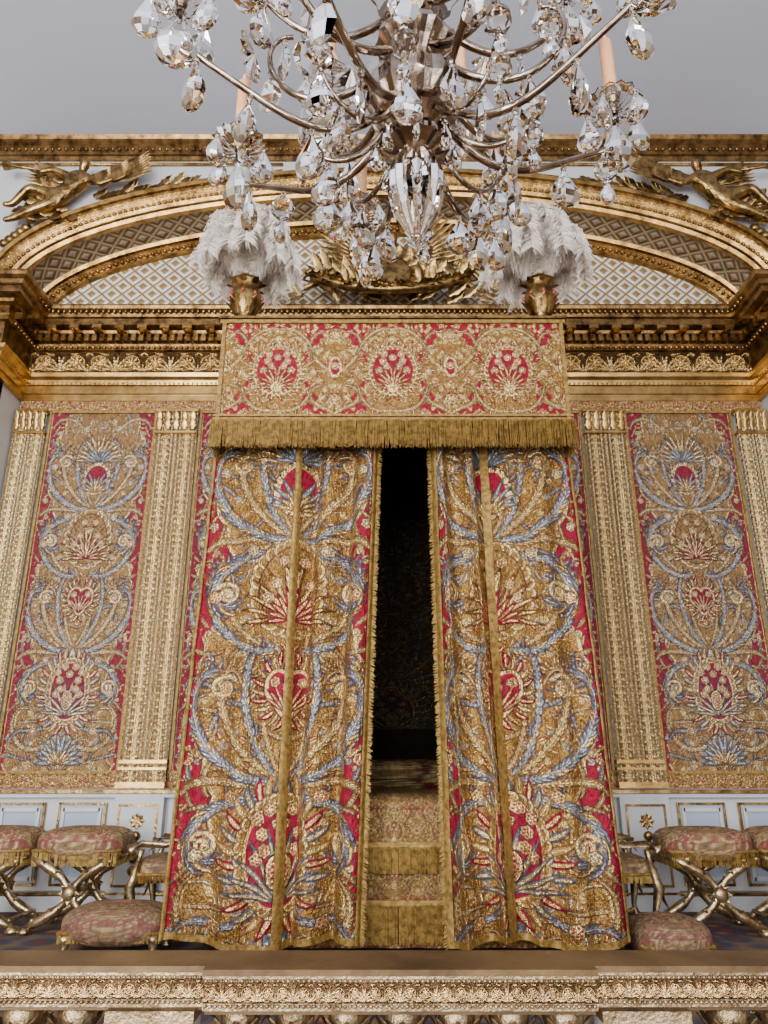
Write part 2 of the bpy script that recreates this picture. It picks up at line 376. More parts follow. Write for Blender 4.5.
def valance_design():
    c=Canvas(1.8,280,bg=OC); c.c[...,3]=.85; r=random.Random(5)
    g=(np.sin(c.X*130)*np.sin(c.Y*130)>.5); c.c[g]=(*GD,.5)
    q=np.abs(c.Y-.9)/.75+np.abs(c.X-1)/.5; c.c[(q>1.25)&(c.X>.45)]=(*CR,0)
    c.c[(c.Y>1.66)|(c.Y<.08)]=(*CR,0)
    for i in range(230): 
        x,y=r.random(),r.random()*1.8
        if r.random()<.5: c.spiral((x,y),r.uniform(.03,.06),1.2,r.random()*6,r.choice((-1,1)),.009,GP,1,.4,GD)
        else: c.leaf((x,y),r.random()*6.3,r.uniform(.08,.16),.02,r.uniform(-1.2,1.2),r.choice((OC,OC,OC,CR)),GP,.8,.5,PL,.006)
    G=lambda P,n,Ln:c.plume(P,n,Ln,.018,OC,GP,met=1)
    G([(1,.1),(.75,.3),(.55,.2),(.5,.55),(.75,.6)],20,.20); G([(1,.75),(.8,1.0),(.5,1.1),(.45,1.5),(.75,1.6)],22,.20)
    G([(0,.15),(.3,.1),(.55,.25),(.6,.6)],18,.17); G([(0,1.65),(.3,1.7),(.5,1.5),(.62,1.2)],18,.17)
    for k in range(17):
        a=-pi/2+pi*(k+.5)/17; c.leaf((.34*math.cos(a),.88+.38*math.sin(a)),a,.2,.028,.5,OC if k%3 else CR,GP,.9)
    for k in range(14):
        a=-pi/2+pi*(k+.5)/14; x,y=.37*math.cos(a),.88+.41*math.sin(a)
        c.ellp((x,y),.07,.07,PL,.1); c.ellp((x,y),.06,.06,GP,1,.7); c.ellp((x,y),.032,.032,OC,.8)
    c.ellp((0,.88),.35,.39,CR,0)
    for (x,y) in [(0,1.12),(.17,1.05),(.24,.88),(.1,.96),(.15,1.18)]: c.flower((x,y),.062,PK)
    c.fan((0,.58),.44,11,.0,pi,.022,OC,GP,1); c.fan((0,.56),.26,9,.1,pi-.1,.022,CR,GP,.6)
    c.ellp((0,.56),.1,.08,GP,1,.6); c.ellp((1,.95),.13,.21,PL,1); c.ellp((1,.95),.12,.2,GP,1,.5); c.ellp((1,.95),.08,.15,CR,0); c.flower((1,.97),.07)
    c.flower((.98,.36),.09); c.flower((.97,1.55),.08); c.flower((.62,.85),.06)
    c.blur(); return c
VD=valance_design()
def pil_design():
    c=Canvas(1.6,160,bg=(.24,.145,.05)); c.c[...,3]=.9
    LG=(.88,.66,.30); LS=(.78,.69,.47)
    g=(np.sin(c.X*60)*np.sin(c.Y*60)>.2); c.c[g]=(.12,.07,.025,.6)
    for k in range(4):
        y=k*.4
        for q in range(6):
            c.leaf((.0,y+q*.06),.5+q*.2,.30-.02*q,.026,.9,(OC,BL)[q%2],LG if q%2 else LS,1,.7,(.06,.035,.012))
        c.flower((.0,y+.36),.09,CR,LG); c.flower((.42,y+.12),.08,OC,LS)
        c.spiral((.42,y+.3),.11,1.2,1,1,.022,LS,1,.7); c.spiral((.72,y+.1),.1,1.2,4,-1,.02,LG,1,.7)
        c.leaf((.62,y+.15),1.4,.24,.03,-.9,OC,LS,1,.7); c.leaf((.62,y+.0),2.2,.2,.03,.9,OC,LG,1,.7)
    for x in (.86,.98): c.line([(x,-.1),(x,1.7)],.022,LG,1,.8)
    for k in range(18): c.ellp((.92,.045+k*.089),.03,.03,LS,1,.8)
    c.blur(); return c
PD=pil_design()
def frieze_design():
    c=Canvas(1.0,150,bg=(.08,.045,.017)); c.c[...,3]=1  # dark ground paints crevice shade; gilding rubbed bright on raised parts
    gA,gB=(.40,.25,.09),(.72,.52,.23)
    for k in range(8): c.leaf((.55,.5),k*pi/4+.3,.34,.05,.9,gA,gB,1,.5,None)
    c.spiral((.55,.5),.40,1.6,-2.2,1,.04,gB,1,.7,None)
    c.ellp((.55,.5),.1,.1,gB,1,.9)
    c.fan((0,.12),.75,7,.35,pi-.35,.07,gA,gB,1,.6)
    c.fan((1,.1),.7,5,.5,pi-.5,.06,gA,gB,1,.6)
    c.ellp((0,.15),.1,.1,gB,1,.8); c.ellp((1,.15),.08,.1,gB,1,.8)
    c.leaf((.3,.9),-.3,.35,.05,.8,gA,gB,1,.5,None); c.leaf((.85,.85),.2,.2,.05,.8,gA,gB,1,.5,None)
    c.blur(); return c
FD=frieze_design()
CARV=brocade('carved_gilding',.92,.5,.22,1.0,.4,45,.02,0)
# ------------------------------------------------------------------ room shell
mb=MB(); mb.box((0,5.1,-.1),(16,5.0,.2)); mb.build('floor',[CARPET])
mb=MB(); mb.box((0,-1.2,-.35),(16,7.9,.1)); mb.build('floor_front',[PARQ])
ZCEIL=7.84
mb=MB(); mb.box((0,1.2,ZCEIL+.1),(16,12.6,.2)); mb.build('ceiling',[CEIL])
mb=MB(); mb.box((CX,7.3,4),(8.8,.2,8.2)); mb.build('wall_back',[WALLW])
for sx,nm in((-1,'wall_left'),(1,'wall_right')):
    mb=MB(); mb.box((CX+sx*4.1,6.95,3),(.2,.7,6)); mb.box((sx*7.1,1,3.8),(.2,11.4,8.3),1)
    for z in(.9,7.2): mb.box((sx*6.97,1,z),(.08,11.3,.1),2)
    for y in np.arange(-3.5,6,1.9): mb.box((sx*6.98,y,4.0),(.06,.35,6.2),2)
    mb.build(nm,[WALLW,RWALL,GOLD])
mb=MB(); YR=-4.9; WX=(-4.6,-1.6,1.6,4.6); ww=1.9; z0w,z1w=.3,6.4
mb.box((0,YR,(z1w+8)/2),(14.4,.25,8-z1w),0); mb.box((0,YR,(z0w-.3)/2),(14.4,.25,z0w+.3),0)
edges=[-7.2]+[e for x in WX for e in(x-ww/2,x+ww/2)]+[7.2]
for i in range(0,len(edges),2): mb.box(((edges[i]+edges[i+1])/2,YR,4),(edges[i+1]-edges[i],.25,8),0)
mb.build('wall_rear',[RWALL])
mb=MB()
for x in WX:
    for xx_ in(x-ww/2,x,x+ww/2): mb.box((xx_,YR,3.35),(.07,.1,6.1))
    for z in np.linspace(z0w,z1w,7): mb.box((x,YR,z),(ww,.09,.05))
mb.build('window_1',[WALLW])
AI,BI,Z0=4.0,1.27,5.93; YF,YW=6.6,7.2
mb=MB(); xs=np.sin(np.linspace(-pi/2,pi/2,81))*AI
v=[];
for x in xs:
    z=Z0+BI*math.sqrt(max(0,1-(x/AI)**2)); v+= [(CX+x,YF,z),(CX+x,YF,8.05)]
mb.add(v,[(2*i,2*i+2,2*i+3,2*i+1) for i in range(80)],0,False)
for sx in(-1,1): mb.box((CX+sx*6,YF+.1,4),(4.0,.2,8.1))
mb.build('wall_arch_front',[WALLW])
th=np.linspace(0,pi,161); U,Vv=np.meshgrid(np.linspace(0,1,161),np.linspace(0,1,8)); T=U*pi
arc=np.concatenate([[0],np.cumsum(np.hypot(np.diff(AI*np.cos(th)),np.diff(BI*np.sin(th))))])
uv=np.stack([np.broadcast_to(arc,(8,161))/.22,Vv*.6/.22],-1)
grid('trim_arch_soffit',CX+AI*np.cos(T),YF+(YW-YF)*Vv,Z0+BI*np.sin(T),LATS,uv=uv)
xx=CX+np.outer(np.ones(30),np.linspace(-3.95,3.95,120)); zz=Z0+np.outer(np.linspace(-.05,1.35,30),np.ones(120))
grid('trim_tympanum_panel',xx,np.full_like(xx,YW-.012),zz,LATT,uv=np.stack([xx/.23,zz/.23*1.1],-1))
def ell_sweep(mb,a,b,y,prof,m=0,n=140):
    v=[]
    for i in range(n+1):
        t=pi*i/n
        nx,nz=math.cos(t)/a,math.sin(t)/b; l=math.hypot(nx,nz); nx/=l;nz/=l
        for dr,dy in prof: v.append((CX+a*math.cos(t)+nx*dr,y-dy,Z0+b*math.sin(t)+nz*dr))
    k=len(prof); mb.add(v,[(i*k+j,i*k+j+1,(i+1)*k+j+1,(i+1)*k+j) for i in range(n) for j in range(k-1)],m,False)
def along(a,b,y,dr,step):
    out=[];n=2000;acc=0;pp=None
    for i in range(n+1):
        t=pi*i/n; nx,nz=math.cos(t)/a,math.sin(t)/b; l=math.hypot(nx,nz)
        p=(CX+a*math.cos(t)+nx/l*dr,y,Z0+b*math.sin(t)+nz/l*dr)
        if pp is not None:
            acc+=math.dist(p,pp)
            if acc>=step: acc=0; out.append((p,t,(nx/l,nz/l)))
        pp=p
    return out
mb=MB()
ell_sweep(mb,AI,BI,YF,[(0,0),(0,.04),(.03,.06),(.05,.04),(.08,.05),(.13,.09),(.16,.09),(.17,.12),(.21,.13),(.22,.0)])
for p,t,nn in along(AI,BI,YF-.055,.06,.06): mb.ell(p,(.022,.02,.022),0,seg=6,rings=4)
for p,t,nn in along(AI,BI,YF-.10,.12,.11):
    for q in(-1,1): mb.leaf(p,(nn[1]*q*.8+nn[0]*.3,-.1,-nn[0]*q*.8+nn[1]*.3),(0,-1,0),.06,.05,.5,0,4)
ell_sweep(mb,AI,BI,YW,[(0,.08),(-.03,.10),(-.05,.08),(-.08,.05),(-.11,.07),(-.13,.05),(-.15,0)])
for p,t,nn in along(AI,BI,YW-.085,-.085,.07): mb.ell(p,(.025,.02,.018),0,seg=6,rings=4)
ell_sweep(mb,AI,BI,YF,[(-.001,.0),(-.035,-.02),(-.035,-.08),(0,-.1)])
ell_sweep(mb,AI,BI,YF,[(0,-.44),(-.035,-.46),(-.035,-.52),(0,-.54)])
mb.build('trim_arch_moulding',[GOLD])
mb=MB()
for sx in(-1,1):
    P=[(CX+sx*x,YF-.015,Z0+1.53*math.sqrt(1-(x/4.3)**2)+.06) for x in np.linspace(1.2,4.1,30)]
    mb.tube(P,.02,6); mb.tube([(CX+sx*1.2,YF-.015,7.55),(CX+sx*6,YF-.015,7.55)],.02,6)
mb.build('trim_spandrel_frame',[GOLD])
def extr(mb,path,prof,m=0):
    P=np.array(path,float); n=len(P); v=[]
    dirs=[(P[i+1]-P[i])/np.linalg.norm(P[i+1]-P[i]) for i in range(n-1)]
    for i in range(n):
        d0=dirs[max(0,i-1)]; d1=dirs[min(n-2,i)]
        n0=np.array([d0[1],-d0[0]]); n1=np.array([d1[1],-d1[0]])
        q=n0+n1; q/= (1+n0.dot(n1))
        for z,pr in prof: v.append((P[i][0]+q[0]*pr,P[i][1]+q[1]*pr,z))
    k=len(prof); mb.add(v,[(i*k+j,(i+1)*k+j,(i+1)*k+j+1,i*k+j+1) for i in range(n-1) for j in range(k-1)],m,False)
PATH=[(CX-6.5,YF),(CX-4.0,YF),(CX-4.0,YW),(CX+4.0,YW),(CX+4.0,YF),(CX+6.5,YF)]
mb=MB()
extr(mb,[(CX-7,YF),(CX+7,YF)],[(7.60,0),(7.60,.03),(7.64,.04),(7.65,.06),(7.70,.065),(7.72,.09),(7.75,.09),(7.78,.13),(7.80,.13),(7.84,.155),(7.84,0)])
for x in np.arange(-5.5,5.6,.075): mb.ell((CX+x,YF-.075,7.71),(.022,.02,.025),0,seg=6,rings=4)
mb.build('trim_upper_cornice',[GOLD_D])
mb=MB()
extr(mb,PATH,[(4.90,0),(4.90,.05),(4.97,.05),(4.975,.07),(5.06,.07),(5.07,.09),(5.12,.10),(5.15,.13),(5.19,.14),(5.20,.05)],2)
extr(mb,PATH,[(5.20,.05),(5.49,.05)],1)
extr(mb,PATH,[(5.49,.05),(5.50,.09),(5.53,.11),(5.55,.12),(5.56,.09),(5.66,.09),(5.67,.15),(5.70,.16),(5.71,.26),(5.78,.26),(5.79,.29),(5.83,.30),(5.86,.34),(5.89,.35),(5.91,.35),(5.91,0)],1)
def pathpts(off,step):
    out=[]
    for (a,b,n) in (((-4+off,YF),(-4+off,YW-off),(1,0)),((-4+off,YW-off),(4-off,YW-off),(0,-1)),((4-off,YW-off),(4-off,YF),(-1,0))):
        d=math.dist(a,b); k=max(1,int(d/step))
        for i in range(k):
            t=(i+.5)/k; out.append((CX+a[0]+(b[0]-a[0])*t,a[1]+(b[1]-a[1])*t,n))
    return out
for x,y,n in pathpts(.13,.085): mb.box((x,y,5.61),(.05,.08,.08) if n[0]==0 else (.08,.05,.08),0)
for x,y,n in pathpts(.21,.24):
    mb.box((x,y,5.685),(.10,.12,.05) if n[0]==0 else (.12,.10,.05),0)
    mb.leaf((x,y,5.67),(n[0],n[1],-.15),(0,0,-1),.11,.09,.5,0)
for x,y,n in pathpts(.32,.06): mb.ell((x,y,5.835),(.02,.02,.024),0,seg=6,rings=4)
for x,y,n in pathpts(.115,.06): mb.ell((x,y,5.515),(.022,.022,.022),0,seg=6,rings=4)
for x,y,n in pathpts(.085,.05): mb.ell((x,y,5.085),(.015,.015,.016),0,seg=6,rings=4)
GOLD_M=gilt('architrave_gilding',(.30,.17,.05),(.62,.40,.14),.28,4,.2)
mb.build('trim_entablature',[GOLD,GOLD_D,GOLD_M])
def relief(name,x0,x1,z0,z1,y,amp,per,nx,nz,mat,parent=None,cv=FD,val=(1,1,1)):
    X,Z=np.meshgrid(np.linspace(x0,x1,nx),np.linspace(z0,z1,nz))
    u=(X-(x0+x1)/2)/per; vv=(Z-z0)/(z1-z0)*cv.h
    h=cv.hgt(u,vv); c=cv.col(u,vv).copy(); c[...,:3]*=np.array(val)
    return grid(name,X,y-amp*h,Z,mat,col=c,parent=parent)
relief('trim_frieze_relief',CX-3.93,CX+3.93,5.215,5.485,7.145,.045,.30,1700,44,CARV)
# ------------------------------------------------------------------ wall hangings
def panel(name,x0,x1,z0,z1,parent,nx=200,ny=720):
    X,Z=np.meshgrid(np.linspace(x0,x1,nx),np.linspace(z0,z1,ny))
    U=(X-(x0+x1)/2)/((x1-x0)/2)*.999; V=(Z-z0)/(z1-z0)*6.28
    Y=7.165+.006*np.sin(X*9+Z)+.004*np.sin(Z*5)-.009*D.hgt(U,V)
    c=D.col(U,V).copy(); g=c[...,:3].mean(-1,keepdims=True)
    c[...,:3]=c[...,:3]*.84+g*.16*np.array([1,1,1.15])
    return grid(name,X,Y,Z,BROW,col=c,parent=parent)
hang=empty('tapestry_wall_hanging')
ZB,ZT=1.13,4.76
for i,(a,b) in enumerate([(-3.62,-2.50),(-2.02,-.90),(-.55,.55),(.90,2.02),(2.50,3.62)]):
    panel('brocade_panel_%d'%i,CX+a,CX+b,ZB,ZT,hang)
    fr=MB()
    for x in(a,b): fr.box((CX+x,7.15,(ZB+ZT)/2),(.025,.03,ZT-ZB))
    for z in(ZB,ZT): fr.box((CX+(a+b)/2,7.15,z),(b-a,.03,.025))
    fr.build('panel_braid_%d'%i,[FRG],hang)
for nm,z0,z1 in(('border_top',4.76,4.90),('border_bottom',.99,1.13)):
    X,Z=np.meshgrid(np.linspace(CX-3.98,CX+3.98,1500),np.linspace(z0,z1,34))
    c=VD.col((X-CX)/.14,(Z-z0)/(z1-z0)*1.7+.05)
    grid(nm,X,np.full_like(X,7.16),Z,BROW,col=c,parent=hang)
pil=empty('trim_pilasters')
for i,(a,b) in enumerate([(-3.98,-3.64),(-2.48,-2.04),(2.04,2.48),(3.64,3.98)]):
    w=b-a; X,Z=np.meshgrid(np.linspace(a,b,110),np.linspace(1.0,4.76,1000))
    u=(X-a)/w*4-2; v=Z*6.4
    h=PD.hgt(u,v,True); c=PD.col(u,v,True)
    ridge=np.abs(np.cos((X-a)/w*pi*2))
    cap_=np.where((Z>4.52)|(Z<1.22),.02,0)
    grid('pilaster_shaft_%d'%i,X+CX,7.14-.022*h-.02*ridge-cap_,Z,CARV,col=c,parent=pil)
    m=MB()
    for z,d,hh in((1.22,.09,.03),(1.02,.11,.05),(4.50,.09,.02),(4.75,.10,.03),(1.16,.08,.02)): m.box((CX+(a+b)/2,7.12,z),(w,d,hh))
    for k in range(5):
        xx_=a+w*(k+.5)/5
        m.leaf((CX+xx_,7.08,4.53),(0,-.1,1),(0,-1,0),.13,w/7,.8); m.leaf((CX+xx_,7.07,4.62),(0,-.1,1),(0,-1,0),.12,w/8,.8)
    m.build('pilaster_mouldings_%d'%i,[GOLD_M],pil)
mb=MB()
mb.box((CX,7.15,.965),(7.96,.1,.03),1); mb.box((CX,7.16,.93),(7.96,.07,.03),0); mb.box((CX,7.15,.06),(7.96,.1,.12),0); mb.box((CX,7.15,.14),(7.96,.11,.02),1)
def frame(mb,x0,x1,z0,z1,y,t,m):
    for x in(x0,x1): mb.box((x,y,(z0+z1)/2),(t,t,z1-z0+t),m)
    for z in(z0,z1): mb.box(((x0+x1)/2,y,z),(x1-x0,t,t),m)
for (a,b) in [(-3.6,-3.07),(-3.05,-2.52),(-2.0,-1.2),(1.2,2.0),(2.52,3.05),(3.07,3.6)]:
    mb.box((CX+(a+b)/2,7.185,.53),(b-a-.12,.03,.66),2); frame(mb,CX+a+.06,CX+b-.06,.2,.86,7.17,.022,1)
    frame(mb,CX+a+.10,CX+b-.10,.25,.81,7.165,.03,0)
for (a,b) in [(-3.98,-3.62),(-2.48,-2.04),(2.04,2.48),(3.62,3.98)]:
    mb.box((CX+(a+b)/2,7.15,.52),(b-a,.1,.8),0); frame(mb,CX+a+.05,CX+b-.05,.2,.85,7.1,.02,1)
    for k in range(8):
        an=k*pi/4; mb.leaf((CX+(a+b)/2,7.095,.72),(math.cos(an),0,math.sin(an)),(0,-1,0),.07,.04,.5,1)
    for z in(.32,.42,.52,.60): mb.ell((CX+(a+b)/2,7.09,z),(.045,.03,.04),1)
mb.build('trim_dado_panelling',[WALLW,GOLD_R,PANB])
# ------------------------------------------------------------------ skin figures
def figure(name,nodes,edges,mat,parent,org,sx=1,sc=1):
    me=bpy.data.meshes.new(name)
    me.from_pydata([(org[0]+sx*sc*p[0],org[1]+sc*p[1],org[2]+sc*p[2]) for p,_ in nodes],edges,[])
    o=bpy.data.objects.new(name,me); link(o,parent)
    o.modifiers.new('skin','SKIN')
    d=me.skin_vertices[0].data
    for i,(p,r) in enumerate(nodes): d[i].radius=(r*sc,r*sc)
    d[0].use_root=True
    s=o.modifiers.new('sub','SUBSURF'); s.levels=2; s.render_levels=2
    me.materials.append(mat)
    return o
RN=[((-.10,0,-.03),.085),((.0,-.03,.08),.075),((.06,-.04,.19),.085),((.09,-.05,.28),.035),((.11,-.07,.34),.055),((.13,-.08,.40),.05),
    ((.17,-.05,.20),.045),((.29,-.08,.10),.035),((.42,-.08,.17),.022),((-.04,-.05,.23),.045),((-.18,-.08,.28),.035),((-.31,-.09,.24),.022),
    ((-.20,-.05,.0),.07),((-.36,-.1,.05),.05),((-.52,-.07,-.13),.035),((-.60,-.09,-.14),.022),
    ((-.16,-.05,-.10),.07),((-.30,-.07,-.18),.05),((-.50,-.05,-.27),.035),((-.58,-.07,-.31),.022)]
RE=[(0,1),(1,2),(2,3),(3,4),(4,5),(2,6),(6,7),(7,8),(2,9),(9,10),(10,11),(0,12),(12,13),(13,14),(14,15),(0,16),(16,17),(17,18),(18,19)]
def wings(m,c,sx,y,ang0,ang1,n,Ln,w=.07):
    for k in range(n):
        a=ang0+(ang1-ang0)*k/(n-1)
        for q in(1,.68,.42): m.leaf((c[0],y-.02*(1-q)*3,c[1]),(sx*math.cos(a),-.12,math.sin(a)),(0,-1,0),Ln*q,w*(.6+.5*q),.25)
for sx in(1,-1):
    e=empty('gilded_winged_genius')
    org=(CX-sx*3.45,YF-.12,6.98)
    figure('body',RN,RE,GOLD_R,e,org,sx,1.12)
    m=MB()
    wings(m,(org[0]+sx*.1,org[2]+.22),sx,YF-.1,.05,.40,8,.80,.09)
    wings(m,(org[0]-sx*.02,org[2]+.25),-sx,YF-.08,-.1,.5,7,.5,.08)
    m.tube([(org[0]-sx*.25,YF-.2,org[2]+.3),(org[0]-sx*.6,YF-.2,org[2]+.36),(org[0]-sx*.74,YF-.2,org[2]+.38)],[.012,.02,.06],8)
    for k in range(34):
        a=random.uniform(2.2,5.0); m.leaf((org[0]-sx*random.uniform(-.05,.5),YF-.1,org[2]-random.uniform(-.08,.2)),(sx*math.cos(a),-.2,math.sin(a)),(0,-1,0),random.uniform(.14,.28),.12,.6)
    for k in range(22):
        xx_=.2+k*.05; m.leaf((org[0]+sx*xx_,YF-.05,org[2]+.10+.010*k),(sx,-.2,random.uniform(-.8,.9)),(0,-1,0),.2,.09,.6)
    for k in range(5): m.ell((org[0]-sx*(.45+k*.05),YF-.08,org[2]-.35-.05*k),(.06,.05,.05),0)
    m.build('wings_and_trumpet',[GOLD_R],e)
e=empty('gilded_allegory_sculpture')
ZC=6.0
SN=[((0,0,.28),.13),((0,-.04,.45),.11),((0,-.05,.62),.13),((0,-.06,.74),.045),((0,-.08,.82),.075),((0,-.09,.89),.065),
    ((.15,-.05,.64),.06),((.30,-.12,.52),.05),((.45,-.15,.66),.03),((-.15,-.05,.64),.06),((-.30,-.14,.50),.05),((-.42,-.2,.40),.03),
    ((.12,-.1,.24),.1),((.28,-.3,.26),.075),((.30,-.22,.02),.045),((.34,-.3,-.02),.03),((-.12,-.1,.24),.1),((-.24,-.3,.22),.075),((-.30,-.2,.0),.045),((-.34,-.28,-.03),.03)]
figure('seated_figure',SN,RE,GOLD_R,e,(CX+.02,7.0,ZC),1,1.0)
for sx in(1,-1): figure('putto_%d'%(sx+1),RN,RE,GOLD_R,e,(CX-sx*.62,6.98,ZC+.35),sx,.75)
m=MB()
wings(m,(CX+.08,ZC+.6),1,6.98,-.15,.75,9,.75,.1); wings(m,(CX-.08,ZC+.6),-1,6.98,-.15,.75,9,.75,.1)
rot=Matrix.Rotation(pi/2-.25,3,'X')
m.lathe([(0,.07),(.12,.06),(.2,.03),(.23,.04),(.25,.0),(.23,-.03)],(CX-.02,6.72,ZC+.22),24,0,rot=rot)
for k in range(16):
    a=2*pi*k/16; m.leaf((CX-.02+.22*math.cos(a),6.74,ZC+.24+.22*math.sin(a)),(math.cos(a),-.2,math.sin(a)),(0,-1,0),.14,.08,.7)
P=[(CX+.85*t,6.78-.1*(1-t*t),ZC-.02+.22*t*t) for t in np.linspace(-1,1,30)]
m.tube(P,.055,8)
for p in P:
    for q in range(3): m.leaf(p,(random.uniform(-1,1),-.8,random.uniform(-.6,.8)),(0,-.3,1),.12,.07,.6)
for k in range(60):
    s_=random.choice((-1,1)); r_=random.uniform(.1,.8); a=random.uniform(.1,1.4)
    m.leaf((CX+s_*r_,6.98-random.random()*.12,ZC+random.uniform(0,.5)),(s_*math.cos(a),-.3,math.sin(a)),(0,-1,0),random.uniform(.15,.32),.1,.6)
for s_ in(-1,1):
    for k in range(4):
        a=.35+.25*k; m.tube([(CX+s_*.1,7.0,ZC+.1),(CX+s_*(.1+1.0*math.cos(a)),7.02,ZC+.1+.75*math.sin(a))],[.02,.012],6)
    for k in range(14):
        t=k/13; bx=CX+s_*(.95+.95*t); bz=ZC+.02+.22*math.sin(t*2.4)
        for q in(-1,1): m.leaf((bx,6.86,bz),(s_*.8,-.15,q*.75+.25),(0,-1,0),.2*(1-.4*t),.06,.5)
m.build('wings_shield_garland',[GOLD_R],e)
# ------------------------------------------------------------------ BED
bed=empty('canopy_bed')
YB=5.32
def curtain(nm,xo_t,xo_b,xi_t,xi_b,xb_t,xb_b,ph):
    nx,ny=360,900; zt,zb=3.66,.10
    S,T=np.meshgrid(np.linspace(0,1,nx),np.linspace(0,1,ny))
    def xyz(S,T,off=0):
        xo=xo_b+(xo_t-xo_b)*T; xi=xi_b+(xi_t-xi_b)*T
        X=xo+(xi-xo)*S
        w=np.clip((S-.44)/.22,0,1); w=w*w*(3-2*w); k=.7+.3*(1-T)
        f=.050*np.sin(2*pi*1.6*S+ph+.5*np.sin(2.2*T+ph))*(1-.3*w)
        f=f+w*.085*np.sin(2*pi*4.8*S+1.1*np.sin(1.7*T+ph)+ph)+.034*np.sin(2*pi*4.7*S+1.6*T+ph)*(1-w)
        f=f+.008*np.sin(2*pi*3*T+9*S+ph)+.007*np.sin(2*pi*7*T-14*S)+.005*np.sin(2*pi*13*T+22*S)
        f=f-.03*np.exp(-((T-.12)/.2)**2)*np.exp(-((S-.5)/.3)**2)
        X=X+.030*w*np.cos(2*pi*4.8*S+ph)*k*np.clip((1-S)*12,0,1)
        Z=zb+(zt-zb)*T+ .03*np.sin(2*pi*1.3*S+ph)*(1-T)**6
        return X,YB+.04+f*k-off,Z
    fb=(xb_b-xo_b)/(xi_b-xo_b)*(1-T)+(xb_t-xo_t)/(xi_t-xo_t)*T
    U=np.where(S<fb,(S-fb)/fb,(S-fb)/(1-fb))*.97
    X,Y,Z=xyz(S,T); Vc=.45+5.2*T
    c=D.col(U,Vc)
    grid(nm,X,Y-.012*D.hgt(U,Vc),Z,BRO,col=c,parent=bed)
    ts=np.linspace(0,1,240)
    fbt=(xb_b-xo_b)/(xi_b-xo_b)*(1-ts)+(xb_t-xo_t)/(xi_t-xo_t)*ts
    dw=.021/abs(xi_t-xo_t)
    for tag,cs,hw in(('seam_braid',fbt,dw),('outer_braid',np.full(240,.012),dw*.6),('inner_braid',np.full(240,.985),dw*.7)):
        SS=np.stack([cs-hw,cs-hw*.5,cs,cs+hw*.5,cs+hw],1); TT=np.repeat(ts[:,None],5,1)
        x,y,z=xyz(SS,TT,.019); y=y-np.array([0,.008,.011,.008,0])
        grid(nm+'_'+tag,x,y,z,FRG,parent=bed)
    ss=np.linspace(0,1,160); SS=np.repeat(ss[None],3,0); TT=np.repeat(np.array([[0.0],[.006],[.012]]),160,1)
    x,y,z=xyz(SS,TT,.015); grid(nm+'_hem_braid',x,y,z,FRG,parent=bed)
    m=MB(); n=620; tt=np.linspace(.002,.995,n); x,y,z=xyz(np.full(n,.992),tt,.004)
    sg=1 if xi_t>xo_t else -1
    ang=rng.uniform(-.75,-.2,n); Dv=np.stack([sg*np.cos(ang),rng.uniform(-.2,.2,n),np.sin(ang)],1)
    m.strands(np.stack([x,y,z],1),Dv,rng.uniform(.03,.045,n),.004)
    m.build(nm+'_inner_fringe',[FRG],bed)
curtain('curtain_left',-1.34,-1.46,-.04,-.15,-.65,-.70,.6)
curtain('curtain_right',1.46,1.59,.36,.41,.79,.845,2.3)
def simple_cloth(nm,x0,y0,x1,y1,z0,z1,mat,amp=.03,folds=9,pat=True,nx=160,ny=300):
    S,T=np.meshgrid(np.linspace(0,1,nx),np.linspace(0,1,ny)); d=np.array([x1-x0,y1-y0]); l=np.hypot(*d); n=np.array([-d[1],d[0]])/l
    f=amp*np.sin(2*pi*folds*S)
    grid(nm,x0+d[0]*S+n[0]*f,y0+d[1]*S+n[1]*f,z0+(z1-z0)*T,mat,col=D.col(S*2*l-1,.4+5.2*T) if pat else None,parent=bed)
simple_cloth('side_curtain_left',-1.29,5.52,-1.26,7.0,.1,3.65,BRO)
simple_cloth('side_curtain_right',1.42,5.52,1.39,7.0,.1,3.65,BRO)
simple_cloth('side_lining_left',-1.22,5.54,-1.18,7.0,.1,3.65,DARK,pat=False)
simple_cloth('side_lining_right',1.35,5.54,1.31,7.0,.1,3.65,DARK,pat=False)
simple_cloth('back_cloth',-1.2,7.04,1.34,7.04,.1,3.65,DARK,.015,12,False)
X,Z=np.meshgrid(np.linspace(CX-.7,CX+.7,160),np.linspace(1.1,3.5,300))
cc=D.col((X-CX)/.7,(Z-1.1)/2.4*5.5).copy(); cc[...,:3]*=.09  # brocade colour dimmed to paint in the bed's inner shade
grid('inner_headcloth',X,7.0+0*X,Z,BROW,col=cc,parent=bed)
x0,x1=CX-1.36,CX+1.36; yb0,yb1=5.16,7.08; zv0,zv1=3.71,4.57
def val(nm,pa,pb,nx):
    S,T=np.meshgrid(np.linspace(0,1,nx),np.linspace(0,1,220)); d=np.array([pb[0]-pa[0],pb[1]-pa[1]]); l=np.hypot(*d); n=np.array([d[1],-d[0]])/l
    U=(S-.5)*l/.455; V=T*1.78
    f=.008*np.sin(S*l*5)*(1-T)+.009*VD.hgt(U,V)
    c=VD.col(U,V)
    grid(nm,pa[0]+d[0]*S+n[0]*f,pa[1]+d[1]*S+n[1]*f,zv0+(zv1-zv0)*T,BRO,col=c,parent=bed)
val('valance_front',(x0,yb0),(x1,yb0),700); val('valance_left',(x0,yb1),(x0,yb0),330); val('valance_right',(x1,yb0),(x1,yb1),330)
m=MB()
m.box(((x0+x1)/2,(yb0+yb1)/2,4.55),(x1-x0-.04,yb1-yb0-.04,.05),1)
m.box(((x0+x1)/2,(yb0+yb1)/2,3.655),(x1-x0-.16,yb1-yb0-.16,.03),1)
